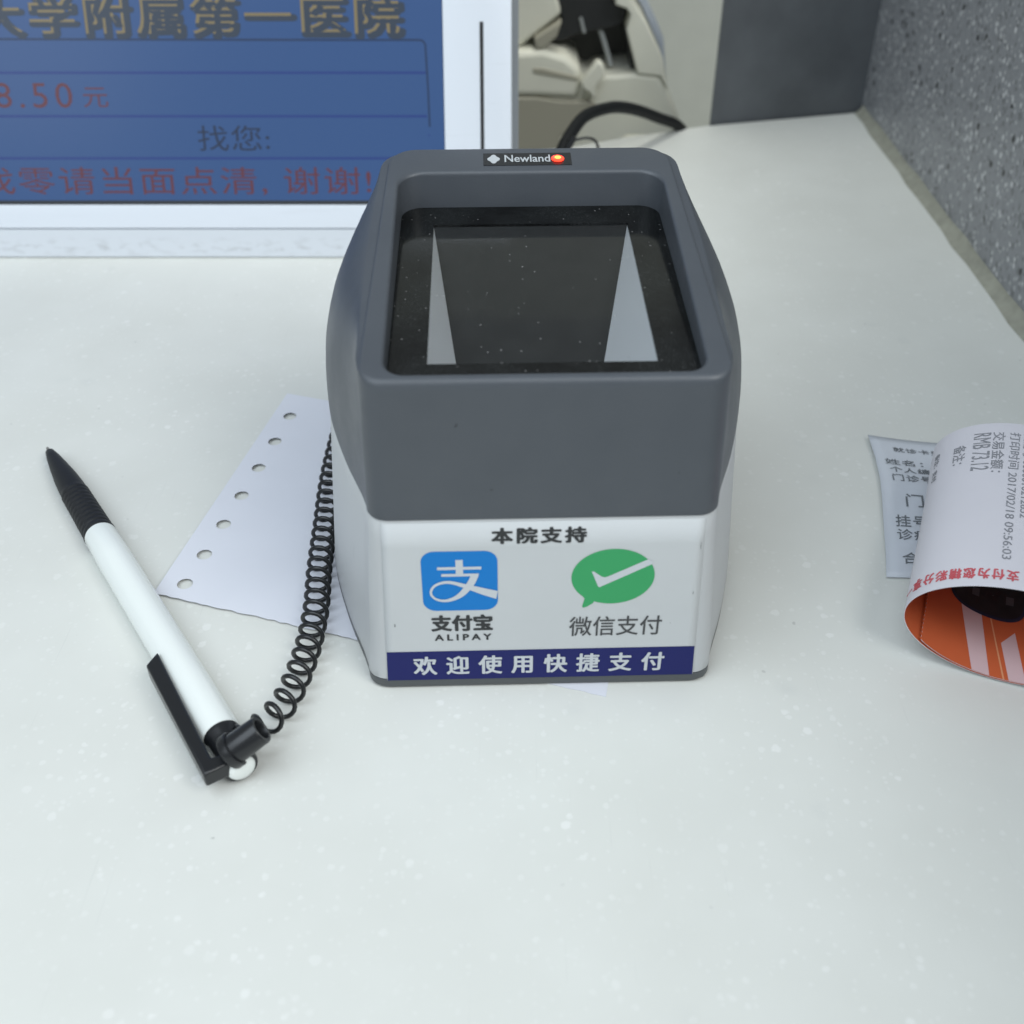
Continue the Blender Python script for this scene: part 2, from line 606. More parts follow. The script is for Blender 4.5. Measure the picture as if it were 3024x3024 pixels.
# ------------------------------------------------------------------ the setting: counter top
cnt = [(-700, -400), (171.5, -400), (171.5, 549), (93, 529.5), (55.5, 514.7), (25.2, 500), (-60, 480), (-700, 480)]
mb = MB()
mb.loops([[(x, y, -30) for x, y in cnt], [(x, y, -1.2) for x, y in cnt], [(x, y, 0) for x, y in cnt]], True, True)
structure(mb.make("countertop", M['counter']))

mb = MB()
mb.box(-900, 900, 485, 1400, -260, -232)
structure(mb.make("lower_floor", M['desk']))

# ------------------------------------------------------------------ granite partition, dark slab, cabinet behind
wall = tag(None or thing("granite_partition", "speckled grey granite partition rising along the right side of the counter", "wall", (172, 200, 0)), "speckled grey granite partition rising along the right side of the counter", "wall")
mb = MB()
mb.box(0, 60, -600, 359, -40, 165)
mb.make("slab", M['granite'], wall)
mb = MB()
sec = [(-0.1, 3.8), (-0.7, 2.7), (-1.6, 1.5), (-2.7, 0.6), (-3.9, 0.06)]
loopsS = []
for k in range(60):
    y = -560 + k * 908 / 59
    w = 1 + 0.10 * math.sin(k * 1.7) + 0.06 * math.sin(k * 3.1)
    loopsS.append([(x * w, y, z * w) for x, z in sec] + [(0.5, y, -0.3), ][:0] + [(-0.05, y, 0.05)])
mb.loops(loopsS, True, True)
mb.make("sealant_bead", M['sealant'], wall, 50)

slab = MB()
slab.loops([[(x, y, z) for x, y in ((94.5, 531), (235, 566.6), (233, 576), (97.5, 541))] for z in (-230, 420)], True, True)
o = slab.make("dark_slab", M['slate'])
bevel(o, 0.8)
tag(o, "smooth dark grey slab standing at the back right end of the counter", "panel")

cab = MB()
cab.box(-500, 900, 1050, 1100, -232, 700)
o = cab.make("cabinet", M['beige'])
tag(o, "plain beige cabinet front far behind the printer", "cabinet")

# ------------------------------------------------------------------ code scanner
YAW = math.radians(1.66)
scanner = thing("code_scanner", "grey and white desktop code scanner with payment stickers in the middle of the counter", "scanner", (6.2, 167.6, 0), YAW)
NF, NC, NS = 16, 8, 18
FL = [(4.5, 34.5), (10, 36.4), (18, 39.3), (26, 41.8), (33, 43.8), (40, 45.3), (47, 45.7), (55, 45.0), (65, 41.8), (75, 36.2)]


def flank(y):
    for i in range(len(FL) - 1):
        if y <= FL[i + 1][0] or i == len(FL) - 2:
            p0, p1, p2, p3 = FL[max(i - 1, 0)], FL[i], FL[i + 1], FL[min(i + 2, len(FL) - 1)]
            t = (y - p1[0]) / (p2[0] - p1[0])
            return 0.5 * (2 * p1[1] + (-p0[1] + p2[1]) * t + (2 * p0[1] - 5 * p1[1] + 4 * p2[1] - p3[1]) * t * t + (-p0[1] + 3 * p1[1] - 3 * p2[1] + p3[1]) * t ** 3)


def rr(hw, y0, y1, rf, rb):
    """rounded rectangle, counter-clockwise from the front left; same point count for any size"""
    L = []
    for k in range(NF):
        L.append((-hw + rf + (2 * hw - 2 * rf) * k / NF, y0))
    for k in range(NC):
        a = -math.pi / 2 + math.pi / 2 * k / NC
        L.append((hw - rf + rf * math.cos(a), y0 + rf + rf * math.sin(a)))
    for k in range(NS):
        L.append((hw, y0 + rf + (y1 - rb - y0 - rf) * k / NS))
    for k in range(NC):
        a = math.pi / 2 * k / NC
        L.append((hw - rb + rb * math.cos(a), y1 - rb + rb * math.sin(a)))
    for k in range(NF):
        L.append((hw - rb - (2 * hw - 2 * rb) * k / NF, y1))
    for k in range(NC):
        a = math.pi / 2 + math.pi / 2 * k / NC
        L.append((-hw + rb + rb * math.cos(a), y1 - rb + rb * math.sin(a)))
    for k in range(NS):
        L.append((-hw, y1 - rb - (y1 - rb - y0 - rf) * k / NS))
    for k in range(NC):
        a = math.pi + math.pi / 2 * k / NC
        L.append((-hw + rf + rf * math.cos(a), y0 + rf + rf * math.sin(a)))
    return L


def outer(extra=0.0, grow=0.0):
    """plan of the body: flat front, rounded corners, bulging flanks"""
    L = []
    base = rr(34.5, 0, 83, 4.5, 8)
    n1 = NF + NC
    for i, (x, y) in enumerate(base):
        s = 1 if x > 0 else -1
        on_side = (n1 <= i < n1 + NS) or (n1 + NS + 2 * NC + NF <= i < n1 + 2 * NS + 2 * NC + NF)
        if y >= 75 and not on_side:
            ang = math.atan2(y - 75, max(0.0, abs(x) - 26.5))
            if abs(x) > 26.5:
                X = 26.5 + (flank(75) - 26.5) * math.cos(ang)
                Y = 75 + 9 * math.sin(ang)
            else:
                X, Y = abs(x), 84
            px, py = s * X, Y
        elif on_side:
            yy = min(max(y, 4.5), 75)
            px, py = s * flank(yy), y
        else:
            px, py = x, y
        fx = min(1.0, abs(px) / 30.0)
        px += s * (extra * fx + grow)
        py += -grow if y < 1 else (grow if y > 80 else 0)
        L.append((px, py))
    return L


def at(L, z):
    return [(x, y, z) for x, y in L]


# feet, grey base, white lower body
for sx in (-26, 26):
    for sy in (12, 70):
        mb = MB()
        mb.tube([(sx, sy, 0), (sx, sy, 0.4)], 4, 20)
        mb.make("foot", M['rubber'], scanner, 40)
mb = MB()
mb.loops([at(outer(2.6, -0.8), 0.2), at(outer(3.1, -0.3), 0.5), at(outer(3.2, -0.1), 1.0), at(outer(3.2, -0.1), 3.0)], True, True)
mb.make("base", M['basegrey'], scanner, 40)
mb = MB()
zs = [3.05, 3.3, 6, 12, 20, 28, 36, 42, 46.6, 46.9]
rows = []
for z in zs:
    rows.append(at(outer(3.2 * (1 - (z - 3) / 44), -0.25 if z in (3.05, 46.9) else -0.05), z))
mb.loops(rows, True, True)
mb.make("lower_body", M['white'], scanner, 40)

# dark upper shell with the recessed window frame
ZT = lambda y: 78.0 + 0.14 * y
ZG = lambda y: 75.0 + 0.07 * y
inner = rr(34.5, 0, 83, 4.5, 6.5)
mb = MB()
rows = [at(outer(0.0, -0.2), 46.95), at(outer(0.0, 0.08), 47.15)]
def rim_r(x, y):
    """rim rounding: generous along the front edge, tight along the sides and back"""
    t = min(1.0, max(0.0, (y - 0.3) / 3.5))
    return 1.3 + (0.6 - 1.3) * t


def taper(y):
    """the raised band is a little narrower at the back"""
    return 1 - 0.056 * min(1.0, max(0.0, (y - 8) / 70))


for k in range(0, 21):
    t = math.pi / 2 * k / 20
    s = math.sin(t)
    out = outer(0.0, 0.1)
    row = []
    for (ix, iy), (ox, oy) in zip(inner, out):
        # the front face draws in a little towards the rim
        z = 47.3 + s * (ZT(iy) - rim_r(ix, iy) - 0.35 - 47.3)
        kk = (1 - s ** 2.9) ** 0.75 if ix < 0 else (1 - s ** 2.3) ** 0.85
        w = 1 + (taper(iy) - 1) * s
        pull = 1.0 - 0.028 * s * (1 if iy < 6 else max(0, 1 - (iy - 6) / 40))
        lip = 0.8 * min(1.0, max(0.0, (iy - 3.0) / 5.0)) * s ** 6 * (1 if ix > 0 else -1)
        row.append(((ix * w + (ox - ix * w) * kk) * pull + lip, iy + (oy - iy) * kk, z))
    rows.append(row)
for k in range(0, 8):
    a = math.pi / 2 * k / 7
    row = []
    full = rr(33.6, 0.1, 83, 4.5, 6.5)
    for i, (x, y) in enumerate(full):
        r_ = rim_r(x, y)
        o_ = r_ * (1 - math.cos(a))
        ins = rr(33.6 - o_, 0.1 + o_, 83 - o_, 4.5 - o_ * 0.9, 6.5 - o_)[i]
        row.append((ins[0] * taper(ins[1]), ins[1], ZT(ins[1]) - r_ + r_ * math.sin(a)))
    rows.append(row)
for k in range(0, 7):
    a = math.pi / 2 * k / 6
    o_ = 0.9 * math.sin(a)
    L = rr(30.0 - o_, 1.7 + o_ * 0.8, 73.3 - o_, 4.2, 5.4)
    rows.append([(x, y, ZT(y) - 0.9 * (1 - math.cos(a))) for x, y in L])
L = rr(28.9, 2.5, 72.2, 4.0, 4.8)
rows.append([(x, y, ZG(y) + 0.1) for x, y in L])
rows.append([(x, y, ZG(y) - 1.5) for x, y in L])
mb.loops(rows, True, False)
mb.make("upper_shell", M['shell'], scanner, 17)

# scan window: black border and clear pane
win = None
bord = rr(28.85, 2.55, 72.15, 3.9, 4.7)
CL = [(-21.7, 10.3), (21.1, 10.6), (21.3, 63.4), (-21.5, 64.6)]


def on_rect(x, y):
    """where the ray from the middle of the window through (x,y) leaves the clear rectangle"""
    cx, cy = -0.2, 37.0
    dx, dy = x - cx, y - cy
    t = min((21.4 / abs(dx)) if dx else 9e9, (26.9 / abs(dy)) if dy else 9e9)
    return (cx + dx * t, cy + dy * t)


# border points: put the four corners exactly on the nearest samples
ring = [on_rect(x, y) for x, y in bord]
crn = [(-21.6, 10.1), (21.2, 10.1), (21.2, 63.9), (-21.6, 63.9)]
for c in crn:
    i = min(range(len(ring)), key=lambda k: (ring[k][0] - c[0]) ** 2 + (ring[k][1] - c[1]) ** 2)
    ring[i] = c
mb = MB()
mb.loops([[(x, y, ZG(y)) for x, y in bord], [(x, y, ZG(y)) for x, y in ring], [(x, y, ZG(y) - 0.5) for x, y in ring]])
window = mb.make("scan_window", M['border'], scanner)
mb = MB()
mb.quad(*[(x, y, ZG(y) - 0.25) for x, y in crn])
mb.make("clear_pane", M['pane'], window)

# light chamber below the pane: white side walls leaning in, sloping dark floor
TL, TR = (-21.6, 63.9, ZG(63.9) - 0.6), (21.2, 63.9, ZG(63.9) - 0.6)


def along(p, q, y):
    t = (y - p[1]) / (q[1] - p[1])
    return tuple(p[i] + (q[i] - p[i]) * t for i in range(3))


BL = along(TL, (-17.1, 37.7, 60.0), 10.0)
BR = along(TR, (14.6, 37.5, 60.0), 10.0)
FLt, FRt = (-21.6, 10.1, ZG(10.1) - 0.6), (21.2, 10.1, ZG(10.1) - 0.6)
mb = MB()
mb.quad(TL, TR, BR, BL)
chamber = mb.make("chamber_floor", M['chamberfloor'], scanner)
for tri in ((TL, BL, FLt), (TR, FRt, BR), (FLt, BL, BR, FRt)):  # last quad: hidden white front wall, added to bounce light onto the sides
    mb = MB()
    mb.quad(*tri)
    mb.make("reflector", M['chamber'], chamber)

# name plate on the rear rim
mb = MB()
pl = [(-10.4, 74.9), (9.4, 74.9), (9.4, 80.3), (-10.4, 80.3)]
mb.loops([[(x, y, ZT(y) - 0.2) for x, y in pl], [(x, y, ZT(y) + 0.12) for x, y in pl]], True, True)
plate = mb.make("name_plate", M['plate'], scanner)
pf = lambda u, v: (u, v, ZT(v) + 0.17)
lettering("Newland", (-5.6, 4.6, 76.2, 79.3), pf, M['silver'], plate, 0.02)
mb = MB()
em = []
for k in range(24):
    a = 2 * math.pi * k / 24
    em.append((-8.1 + (1.25 + 0.2 * math.cos(4 * a)) * math.cos(a), 77.6 + (1.75 + 0.25 * math.cos(4 * a)) * math.sin(a)))
mb.quad(*[(x, y, ZT(y) + 0.17) for x, y in em])
mb.make("emblem", M['silver'], plate)
for nm, ra, rb_, zz, mt in (("indicator_light", 1.45, 1.95, 0.30, 'led'),):
    mb = MB()
    lo = []
    for f_, dz in ((1.0, 0.12), (1.0, 0.25), (0.8, 0.42), (0.45, 0.5)):
        lo.append([(6.35 + ra * f_ * math.cos(2 * math.pi * k / 24), 77.6 + rb_ * f_ * math.sin(2 * math.pi * k / 24), ZT(77.6) + dz) for k in range(24)])
    mb.loops(lo, False, True)
    led = mb.make(nm, M[mt], scanner, 60)
    mb = MB()
    mb.quad(*[(6.35 + 0.75 * math.cos(2 * math.pi * k / 24), 77.35 + 1.0 * math.sin(2 * math.pi * k / 24), ZT(77.6) + 0.55) for k in range(24)])
    mb.make("glow_core", M['ledcore'], led)

# sticker on the front
Y0 = -0.16
mb = MB()
st = [(-33.3, 2.9), (33.4, 2.9), (31.6, 46.3), (-31.6, 46.3)]


def body_hw(z):
    return 30.0 + 3.2 * (1 - (z - 3) / 44)


def front_y(x, z):
    """front surface of the lower body, following the rounded corner"""
    hw = body_hw(z)
    e = max(0.0, abs(x) - hw)
    return 0.05 + (4.5 - math.sqrt(max(0.0, 4.5 ** 2 - min(e, 4.4) ** 2)))


cols = 40
zsS = [2.95, 3.4, 11.6, 20, 30, 40, 46.3]
sv, sf = [], []
for z in zsS:
    w = 33.3 - 1.7 * (z - 3) / 43.4
    for i in range(cols + 1):
        x = -w + 2 * w * i / cols
        sv.append((x, front_y(x, z) - 0.14, z))
for r in range(len(zsS) - 1):
    for i in range(cols):
        a = r * (cols + 1) + i
        sf.append((a, a + 1, a + cols + 2, a + cols + 1))
stick = add("payment_sticker", sv, sf, M['sticker'], scanner, 60)
sol = stick.modifiers.new("film", 'SOLIDIFY')
sol.thickness = 0.1 * MM
sol.offset = -1
bv, bf = [], []
for z in (2.95, 5, 8, 11.55):
    w = 33.2 - 1.7 * (z - 3) / 43.4
    for i in range(cols + 1):
        x = -w + 2 * w * i / cols
        bv.append((x, front_y(x, z) - 0.20, z))
for r in range(3):
    for i in range(cols):
        a = r * (cols + 1) + i
        bf.append((a, a + 1, a + cols + 2, a + cols + 1))
banner = add("banner", bv, bf, M['navy'], stick, 60)
sfn = lambda d: (lambda u, v: (u, 0.05 - 0.14 - d, v))
lettering("欢迎使用快捷支付", (-27.3, 26.5, 4.6, 10.0), lambda u, v: (u, -0.21, v), M['whiteprint'], banner, 0.034, 1.75)
lettering("本院支持", (-10.1, 8.3, 41.0, 44.9), sfn(0.07), M['ink'], stick, 0.052, 1.28)
lettering("支付宝", (-22.9, -10.4, 17.55, 21.9), sfn(0.07), M['ink'], stick, 0.055, 1.03)
lettering("ALIPAY", (-22.4, -10.6, 14.75, 16.45), sfn(0.07), M['ink'], stick, 0.05, 1.5)
lettering("微信支付", (5.8, 25.2, 15.3, 20.8), sfn(0.07), M['inkthin'], stick, 0.006, 1.0)


def plate2d(poly, d, mat, name, parent):
    f = sfn(d)
    return add(name, [f(x, z) for x, z in poly], [tuple(range(len(poly)))], mat, parent)


# blue rounded square with a white brush character
bx0, bx1, bz0, bz1, br = -24.4, -9.1, 23.3, 39.2, 2.7
sq = []
for cx, cz, a0 in ((bx1 - br, bz0 + br, -90), (bx1 - br, bz1 - br, 0), (bx0 + br, bz1 - br, 90), (bx0 + br, bz0 + br, 180)):
    for k in range(9):
        a = math.radians(a0 + 90 * k / 8)
        sq.append((cx + br * math.cos(a), cz + br * math.sin(a)))
icon = plate2d(sq, 0.07, M['blue'], "blue_badge", stick)
W_, H_ = bx1 - bx0, bz1 - bz0
iv = lambda x, y: (bx0 + x * W_, bz0 + y * H_)
layer = 0
for pts, ws in (([(.447, .86), (.447, .60)], None),):
    pass
strokes = [
    ('quad', [(.452, .615), (.548, .615), (.548, .86), (.452, .86)]),
    ('quad', [(.21, .70), (.787, .70), (.787, .746), (.21, .746)]),
    ('quad', [(.26, .589), (.745, .589), (.755, .634), (.26, .634)]),
    ('rib', [(.705, .62), (.66, .50), (.60, .395), (.52, .29), (.42, .215), (.30, .178), (.19, .20), (.125, .265), (.112, .34), (.15, .42), (.23, .475), (.34, .495), (.46, .468)], [.10, .10, .10, .085, .062, .045, .036, .033, .033, .036, .042, .048, .055]),
    ('rib', [(.44, .474), (.55, .433), (.66, .390), (.82, .325), (1.0, .262)], [.054, .065, .085, .115, .140]),
]
gv, gf = [], []
for kind, *dat in strokes:
    d = 0.10 + 0.02 * layer
    layer += 1
    if kind == 'quad':
        v2, f2 = dat[0], [(0, 1, 2, 3)]
    else:
        # widths are shares of the badge width; work in square units
        v2, f2 = ribbon(dat[0], dat[1], 8)
        v2 = [(min(x, 1.0), y) for x, y in v2]
    n = len(gv)
    gv += [sfn(d)(*iv(x, y)) for x, y in v2]
    gf += [tuple(n + i for i in q) for q in f2]
add("white_character", gv, gf, M['whiteprint'], icon)

# green speech bubble with a tick
qx = lambda x: -24.4 + (x - 27) * .02647
qz = lambda y: 39.1 - (y - 65) * .0355
cxb, czb, rxb, rzb = qx(1487), qz(272), 318.5 * .02647, 206.5 * .0355
bub = []
for k in range(72):
    a = 2 * math.pi * k / 72
    bub.append((cxb + rxb * math.cos(a), czb + rzb * math.sin(a)))
bub = [p for p in bub if not (qx(1272) < p[0] < qx(1352) and p[1] < czb)]
i0 = max(range(len(bub)), key=lambda i: 0) if False else None
# insert the tail between the two neighbours of the gap
for i in range(len(bub)):
    a, b = bub[i], bub[(i + 1) % len(bub)]
    if a[0] <= qx(1272) + 0.3 and b[0] >= qx(1352) - 0.3 and a[1] < czb and b[1] < czb:
        tail = [(qx(1278), qz(437)), (qx(1262), qz(492)), (qx(1264), qz(505)), (qx(1275), qz(507)), (qx(1300), qz(500)), (qx(1345), qz(473))]
        bub = bub[:i + 1] + tail + bub[i + 1:]
        break
bubble = plate2d(bub, 0.07, M['green'], "green_badge", stick)
tick = [(1322, 230), (1336, 228), (1398, 268), (1420, 274), (1445, 270), (1742, 146), (1790, 165), (1778, 181), (1402, 343), (1388, 349), (1376, 343)]
tick = [(qx(x), qz(y)) for x, y in tick][::-1]
plate2d(tick, 0.11, M['whiteprint'], "white_tick", bubble)
# small scuffs on the shell front and the sticker
for x, z, w, h in ((-16.4, 68.9, .30, .9), (25.2, 57.5, .14, .4)):
    mb = MB()
    mb.quad((x - w, -0.12, z - h * .5), (x + w * .6, -0.12, z - h * .35), (x + w, -0.12, z + h * .5), (x + w * .1, -0.12, z + h * .2))
    mb.make("scuff", M['ink'], scanner)
for x, z, w, h in ((-30.6, 19.4, .09, .5), (31.3, 39.5, .05, .9), (31.0, 27.0, .07, .4), (27.0, 18.6, .08, .1)):
    mb = MB()
    yy = front_y(x, z) - 0.22
    mb.quad((x - w, yy, z - h), (x + w, yy, z - h * .8), (x + w * .5, yy, z + h), (x - w * .3, yy, z + h * .9))
    mb.make("scuff", M['inkthin'], stick)

# ------------------------------------------------------------------ tethered pen
PT, PE = Vector((-130.0, 254.4)), Vector((-53.5, 141.2))
ang = math.atan2(PE.y - PT.y, PE.x - PT.x)
pen = thing("ballpoint_pen", "white ballpoint pen with black grip and clip, lying left of the scanner", "pen", (PT.x, PT.y, 0), ang)


def lathe(mb, prof, y=0.0, zc=None, n=32, cap=True):
    """profile (along, radius) turned about the pen axis; zc(along) is the axis height"""
    loops = []
    for s, r in prof:
        z = zc(s)
        loops.append([(s, y + r * math.cos(2 * math.pi * k / n), z + r * math.sin(2 * math.pi * k / n)) for k in range(n)])
    mb.loops(loops, cap, cap, flip=True)


ZA = lambda s: 3.5 + 0.0065 * s
mb = MB()
lathe(mb, [(0, 0.35), (1.2, 0.5), (2.2, 0.9)], 0, ZA, 16)
mb.make("point", M['steel'], pen, 50)
mb = MB()
prof = [(2.2, 0.9), (2.6, 1.2), (6, 1.8), (12, 2.5), (18, 3.1), (22, 3.35), (25, 3.45)]
for k in range(10):
    s = 26 + k * 1.95
    prof += [(s, 3.45 + k * .03), (s + .5, 3.65 + k * .03), (s + 1.2, 3.65 + k * .03), (s + 1.6, 3.45 + k * .03)]
prof += [(46, 4.0), (47, 4.1), (47.4, 3.9)]
lathe(mb, prof, 0, ZA)
mb.make("grip", M['rubber'], pen, 40)
mb = MB()
lathe(mb, [(47.2, 3.6), (47.3, 3.9), (47.8, 4.05), (60, 4.2), (100, 4.2), (125, 4.15), (126, 4.05), (126.2, 3.7)], 0, ZA, 48)
mb.make("barrel", M['penwhite'], pen, 40)
mb = MB()
lathe(mb, [(125.8, 3.5), (126.0, 3.95), (127, 3.95), (128, 3.6), (132, 3.6), (133, 3.7), (135.6, 3.7), (136.1, 3.5), (136.1, 2.8)], 0, ZA)
mb.make("end_collar", M['blackgloss'], pen, 40)
mb = MB()
lathe(mb, [(135.4, 2.9), (136.3, 2.9), (136.8, 2.6), (137.1, 1.9), (137.25, 1.0), (137.3, 0.3)], 0, ZA)
mb.make("push_button", M['penwhite'], pen, 60)
# clip: flat bar beside the barrel, joined to the collar by a foot.  -y is the near/left side
mb = MB()
cl = [(99.5, -3.2), (102.0, -6.7), (136.6, -7.5), (136.6, -2.2), (133.6, -2.2), (133.2, -4.6)]
n_ = len(cl)
a_ = sum(cl[i][0] * cl[(i + 1) % n_][1] - cl[(i + 1) % n_][0] * cl[i][1] for i in range(n_))
if a_ < 0:
    cl = cl[::-1]
mb.loops([[(x, y, 4.0) for x, y in cl], [(x, y, 8.2 if x < 125 else 7.8) for x, y in cl]], True, True)
clip = bevel(mb.make("clip", M['blackgloss'], pen), 0.5)

# cord holder: a short open tube strapped to the collar
mb = MB()
c0 = Vector((134.4, -0.4, 8.3))
dirv = Vector((0.20, 0.80, 0.50)).normalized()
u_ = dirv.cross(Vector((0, 0, 1))).normalized()
w_ = u_.cross(dirv)


def ringp(d, r, n=28):
    c = c0 + dirv * d
    return [c + (u_ * math.cos(2 * math.pi * k / n) + w_ * math.sin(2 * math.pi * k / n)) * r for k in range(n)]


mb.loops([ringp(-1.2, 3.0), ringp(-1.2, 3.6), ringp(-0.9, 3.75), ringp(0.5, 3.75), ringp(0.7, 3.5), ringp(0.7, 3.15), ringp(6.9, 2.95), ringp(7.2, 2.8), ringp(7.2, 2.2), ringp(7.0, 2.1), ringp(1.5, 2.0)], True, True)
mb.make("cord_holder", M['blackgloss'], pen, 35)
mb = MB()
mb.box(128.5, 134.0, -2.2, 1.8, 5.2, 7.2)
bevel(mb.make("holder_strap", M['blackgloss'], pen), 0.5)

# ------------------------------------------------------------------ spiral cord
path = smooth_curve([(-41, 372, 3.6), (-43, 330, 3.6), (-47.5, 285, 3.6), (-48.8, 246, 3.6), (-47.6, 218.5, 3.6), (-46.7, 202, 3.7), (-45.6, 189, 3.7), (-45.6, 176.8, 3.7), (-46.7, 166, 3.8), (-48.4, 158.5, 4.0), (-50.6, 153.4, 4.6), (-53.2, 149.6, 5.2), (-55.8, 146.6, 6.2), (-57.6, 144.6, 6.8)], 24)
dist = [0.0]
for i in range(1, len(path)):
    dist.append(dist[-1] + (path[i] - path[i - 1]).length)
total = dist[-1]


def on_path(s):
    for i in range(1, len(dist)):
        if s <= dist[i] or i == len(dist) - 1:
            t = (s - dist[i - 1]) / max(1e-6, dist[i] - dist[i - 1])
            return path[i - 1].lerp(path[i], t), (path[i] - path[i - 1]).normalized()


coil = []
s, ph = 0.0, 0.0
while s < total:
    p, t = on_path(s)
    left = total - s
    pitch = 3.9 if left > 34 else 3.9 + (34 - left) / 34 * 1.5
    rad = 2.7 if left > 4 else 2.7 * (0.5 + 0.5 * left / 4)
    sx = t.cross(Vector((0, 0, 1))).normalized()
    up = sx.cross(t)
    coil.append(p + (sx * math.cos(ph) + up * math.sin(ph)) * rad)
    ph += 2 * math.pi / 18
    s += pitch / 18
mb = MB()
mb.tube(coil, 0.54, 9)
o = mb.make("spiral_cord", M['cord'], None, 60)
tag(o, "black coiled cord running from the pen end past the scanner's left side", "cord")

# ------------------------------------------------------------------ sprocket-holed paper sheet
Pp = [Vector(p) for p in ((-68.4, 287.0), (-86.0, 197.0), (20.4, 164.3), (38.0, 254.3))]
cu = bpy.data.curves.new("paper_outline", 'CURVE')
cu.dimensions = '2D'
cu.fill_mode = 'BOTH'


def spl(pts):
    s_ = cu.splines.new('POLY')
    s_.points.add(len(pts) - 1)
    for q, p in zip(s_.points, pts):
        q.co = (p[0] * MM, p[1] * MM, 0, 1)
    s_.use_cyclic_u = True


out = []
edge_n = 70
for k in range(40):
    out.append(Pp[0].lerp(Pp[1], k / 40))
dn = (Pp[2] - Pp[1]).normalized()
nn = Vector((-dn.y, dn.x))
for k in range(edge_n):
    out.append(Pp[1].lerp(Pp[2], k / edge_n) + nn * random.uniform(-0.22, 0.22))
out += [Pp[2], Pp[3]]
spl(out)
for hx, hy in ((-65.6, 274.4), (-67.8, 261.2), (-70.1, 248.3), (-72.4, 235.6), (-74.7, 223.3), (-77.0, 211.2), (-79.3, 200.2)):
    spl([(hx + 1.9 * math.cos(2 * math.pi * k / 28), hy + 1.9 * math.sin(2 * math.pi * k / 28)) for k in range(28)])
ob = bpy.data.objects.new("paper_outline", cu)
COL.objects.link(ob)
bpy.context.view_layer.update()
me = bpy.data.meshes.new_from_object(ob.evaluated_get(bpy.context.evaluated_depsgraph_get()))
bpy.data.objects.remove(ob)
bpy.data.curves.remove(cu)
bm = bmesh.new()
bm.from_mesh(me)
bmesh.ops.remove_doubles(bm, verts=bm.verts, dist=1e-6)
for v in bm.verts:
    x, y = v.co.x / MM, v.co.y / MM
    across = (Vector((x, y)) - Pp[1]).dot(dn)
    v.co.z = (0.14 + 0.9 * (1 - across / 112.0)) * MM
bmesh.ops.recalc_face_normals(bm, faces=bm.faces)
for f in bm.faces:
    if f.normal.z < 0:
        f.normal_flip()
bm.to_mesh(me)
bm.free()
me.materials.append(M['paper'])
sheet = bpy.data.objects.new("paper_sheet", me)
COL.objects.link(sheet)
sol = sheet.modifiers.new("thickness", 'SOLIDIFY')
sol.thickness = 0.1 * MM
sol.offset = -1
tag(sheet, "white sheet with a row of punched feed holes lying under the scanner", "paper")

# ------------------------------------------------------------------ slip of paper under the rolled ticket
slip = thing("receipt_slip", "flat white hospital slip with black print half under the curled ticket", "receipt", (92, 203, 0))
E0 = [(91.6, 203.0), (93.9, 212.5), (96.0, 222.2), (98.4, 233.0), (100.4, 243.0), (101.6, 253.0), (102.2, 263.5)]


def slip_pt(u, v):
    """u mm to the right of the left edge, v 0..1 from the near edge to the far edge"""
    k = v * (len(E0) - 1)
    i = min(int(k), len(E0) - 2)
    e = Vector(E0[i]).lerp(Vector(E0[i + 1]), k - i)
    lift = 0.2 + 1.6 * max(0, 1 - u / 24) ** 2 * (0.35 + 0.65 * v)
    return (e.x + u - 92, e.y - 0.10 * u * v - 203, lift)


sv, sf = [], []
nu, nv = 14, 24
for j in range(nv + 1):
    for i in range(nu + 1):
        sv.append(slip_pt(46 * i / nu, j / nv))
for j in range(nv):
    for i in range(nu):
        a = j * (nu + 1) + i
        sf.append((a, a + 1, a + nu + 2, a + nu + 1))
sh = add("slip_sheet", sv, sf, M['slip'], slip, 80)
sol = sh.modifiers.new("thickness", 'SOLIDIFY')
sol.thickness = 0.08 * MM
sol.offset = -1


def slip_fn(u, v):
    p = slip_pt(u, v)
    return (p[0], p[1], p[2] + 0.12)


for body, box in (("就诊卡费", (6.0, 19.5, .890, .925)), ("姓名：", (2.6, 13.0, .785, .828)), ("个人编号", (3.4, 18, .728, .768)), ("门诊号码", (3.6, 18.5, .660, .71)), ("门诊", (6.4, 17.5, .475, .565)), ("挂号费", (3.2, 16.0, .340, .415)), ("诊疗费", (3.3, 16, .250, .325)), ("合计", (4.2, 13.5, .090, .165))):
    lettering(body, box, slip_fn, M['slipink'], sh, 0.012, 1.12)

# ------------------------------------------------------------------ curled ticket
roll = thing("curled_ticket", "curled payment ticket, white printed outside and orange inside, at the right edge", "receipt", (107.2, 168.8, 0.35), math.atan2(.928, .372) - math.pi / 2)
RA, RB, RZ = 22.6, 12.9, 13.2
RL = 66.0


def kth(th):
    return 0.957 + 0.043 * min(1.0, max(0.0, (th + 1.0) / 3.4)) ** 1.0


def roll_pt(th, v, off=0.0):
    """point of the ticket's middle sheet; off > 0 is outwards. local x = across, local y = along the tube"""
    k = kth(th)
    k *= 1 + 0.010 * math.sin(3 * th + v * 0.05) * (1 - math.cos(th)) * 0.5 + 0.006 * math.sin(v * 0.11 + 1.0) * (1 - math.cos(th)) * 0.5
    x, z = RA * k * math.sin(th), RZ - RB * k * math.cos(th)
    nx, nz = math.sin(th) / RA, -math.cos(th) / RB
    l = math.hypot(nx, nz)
    tear = 0.0
    return (x + off * nx / l, v, max(0.05, z + off * nz / l) if th > -5 else z)


TH0, TH1 = -0.97, 2 * math.pi + 0.35
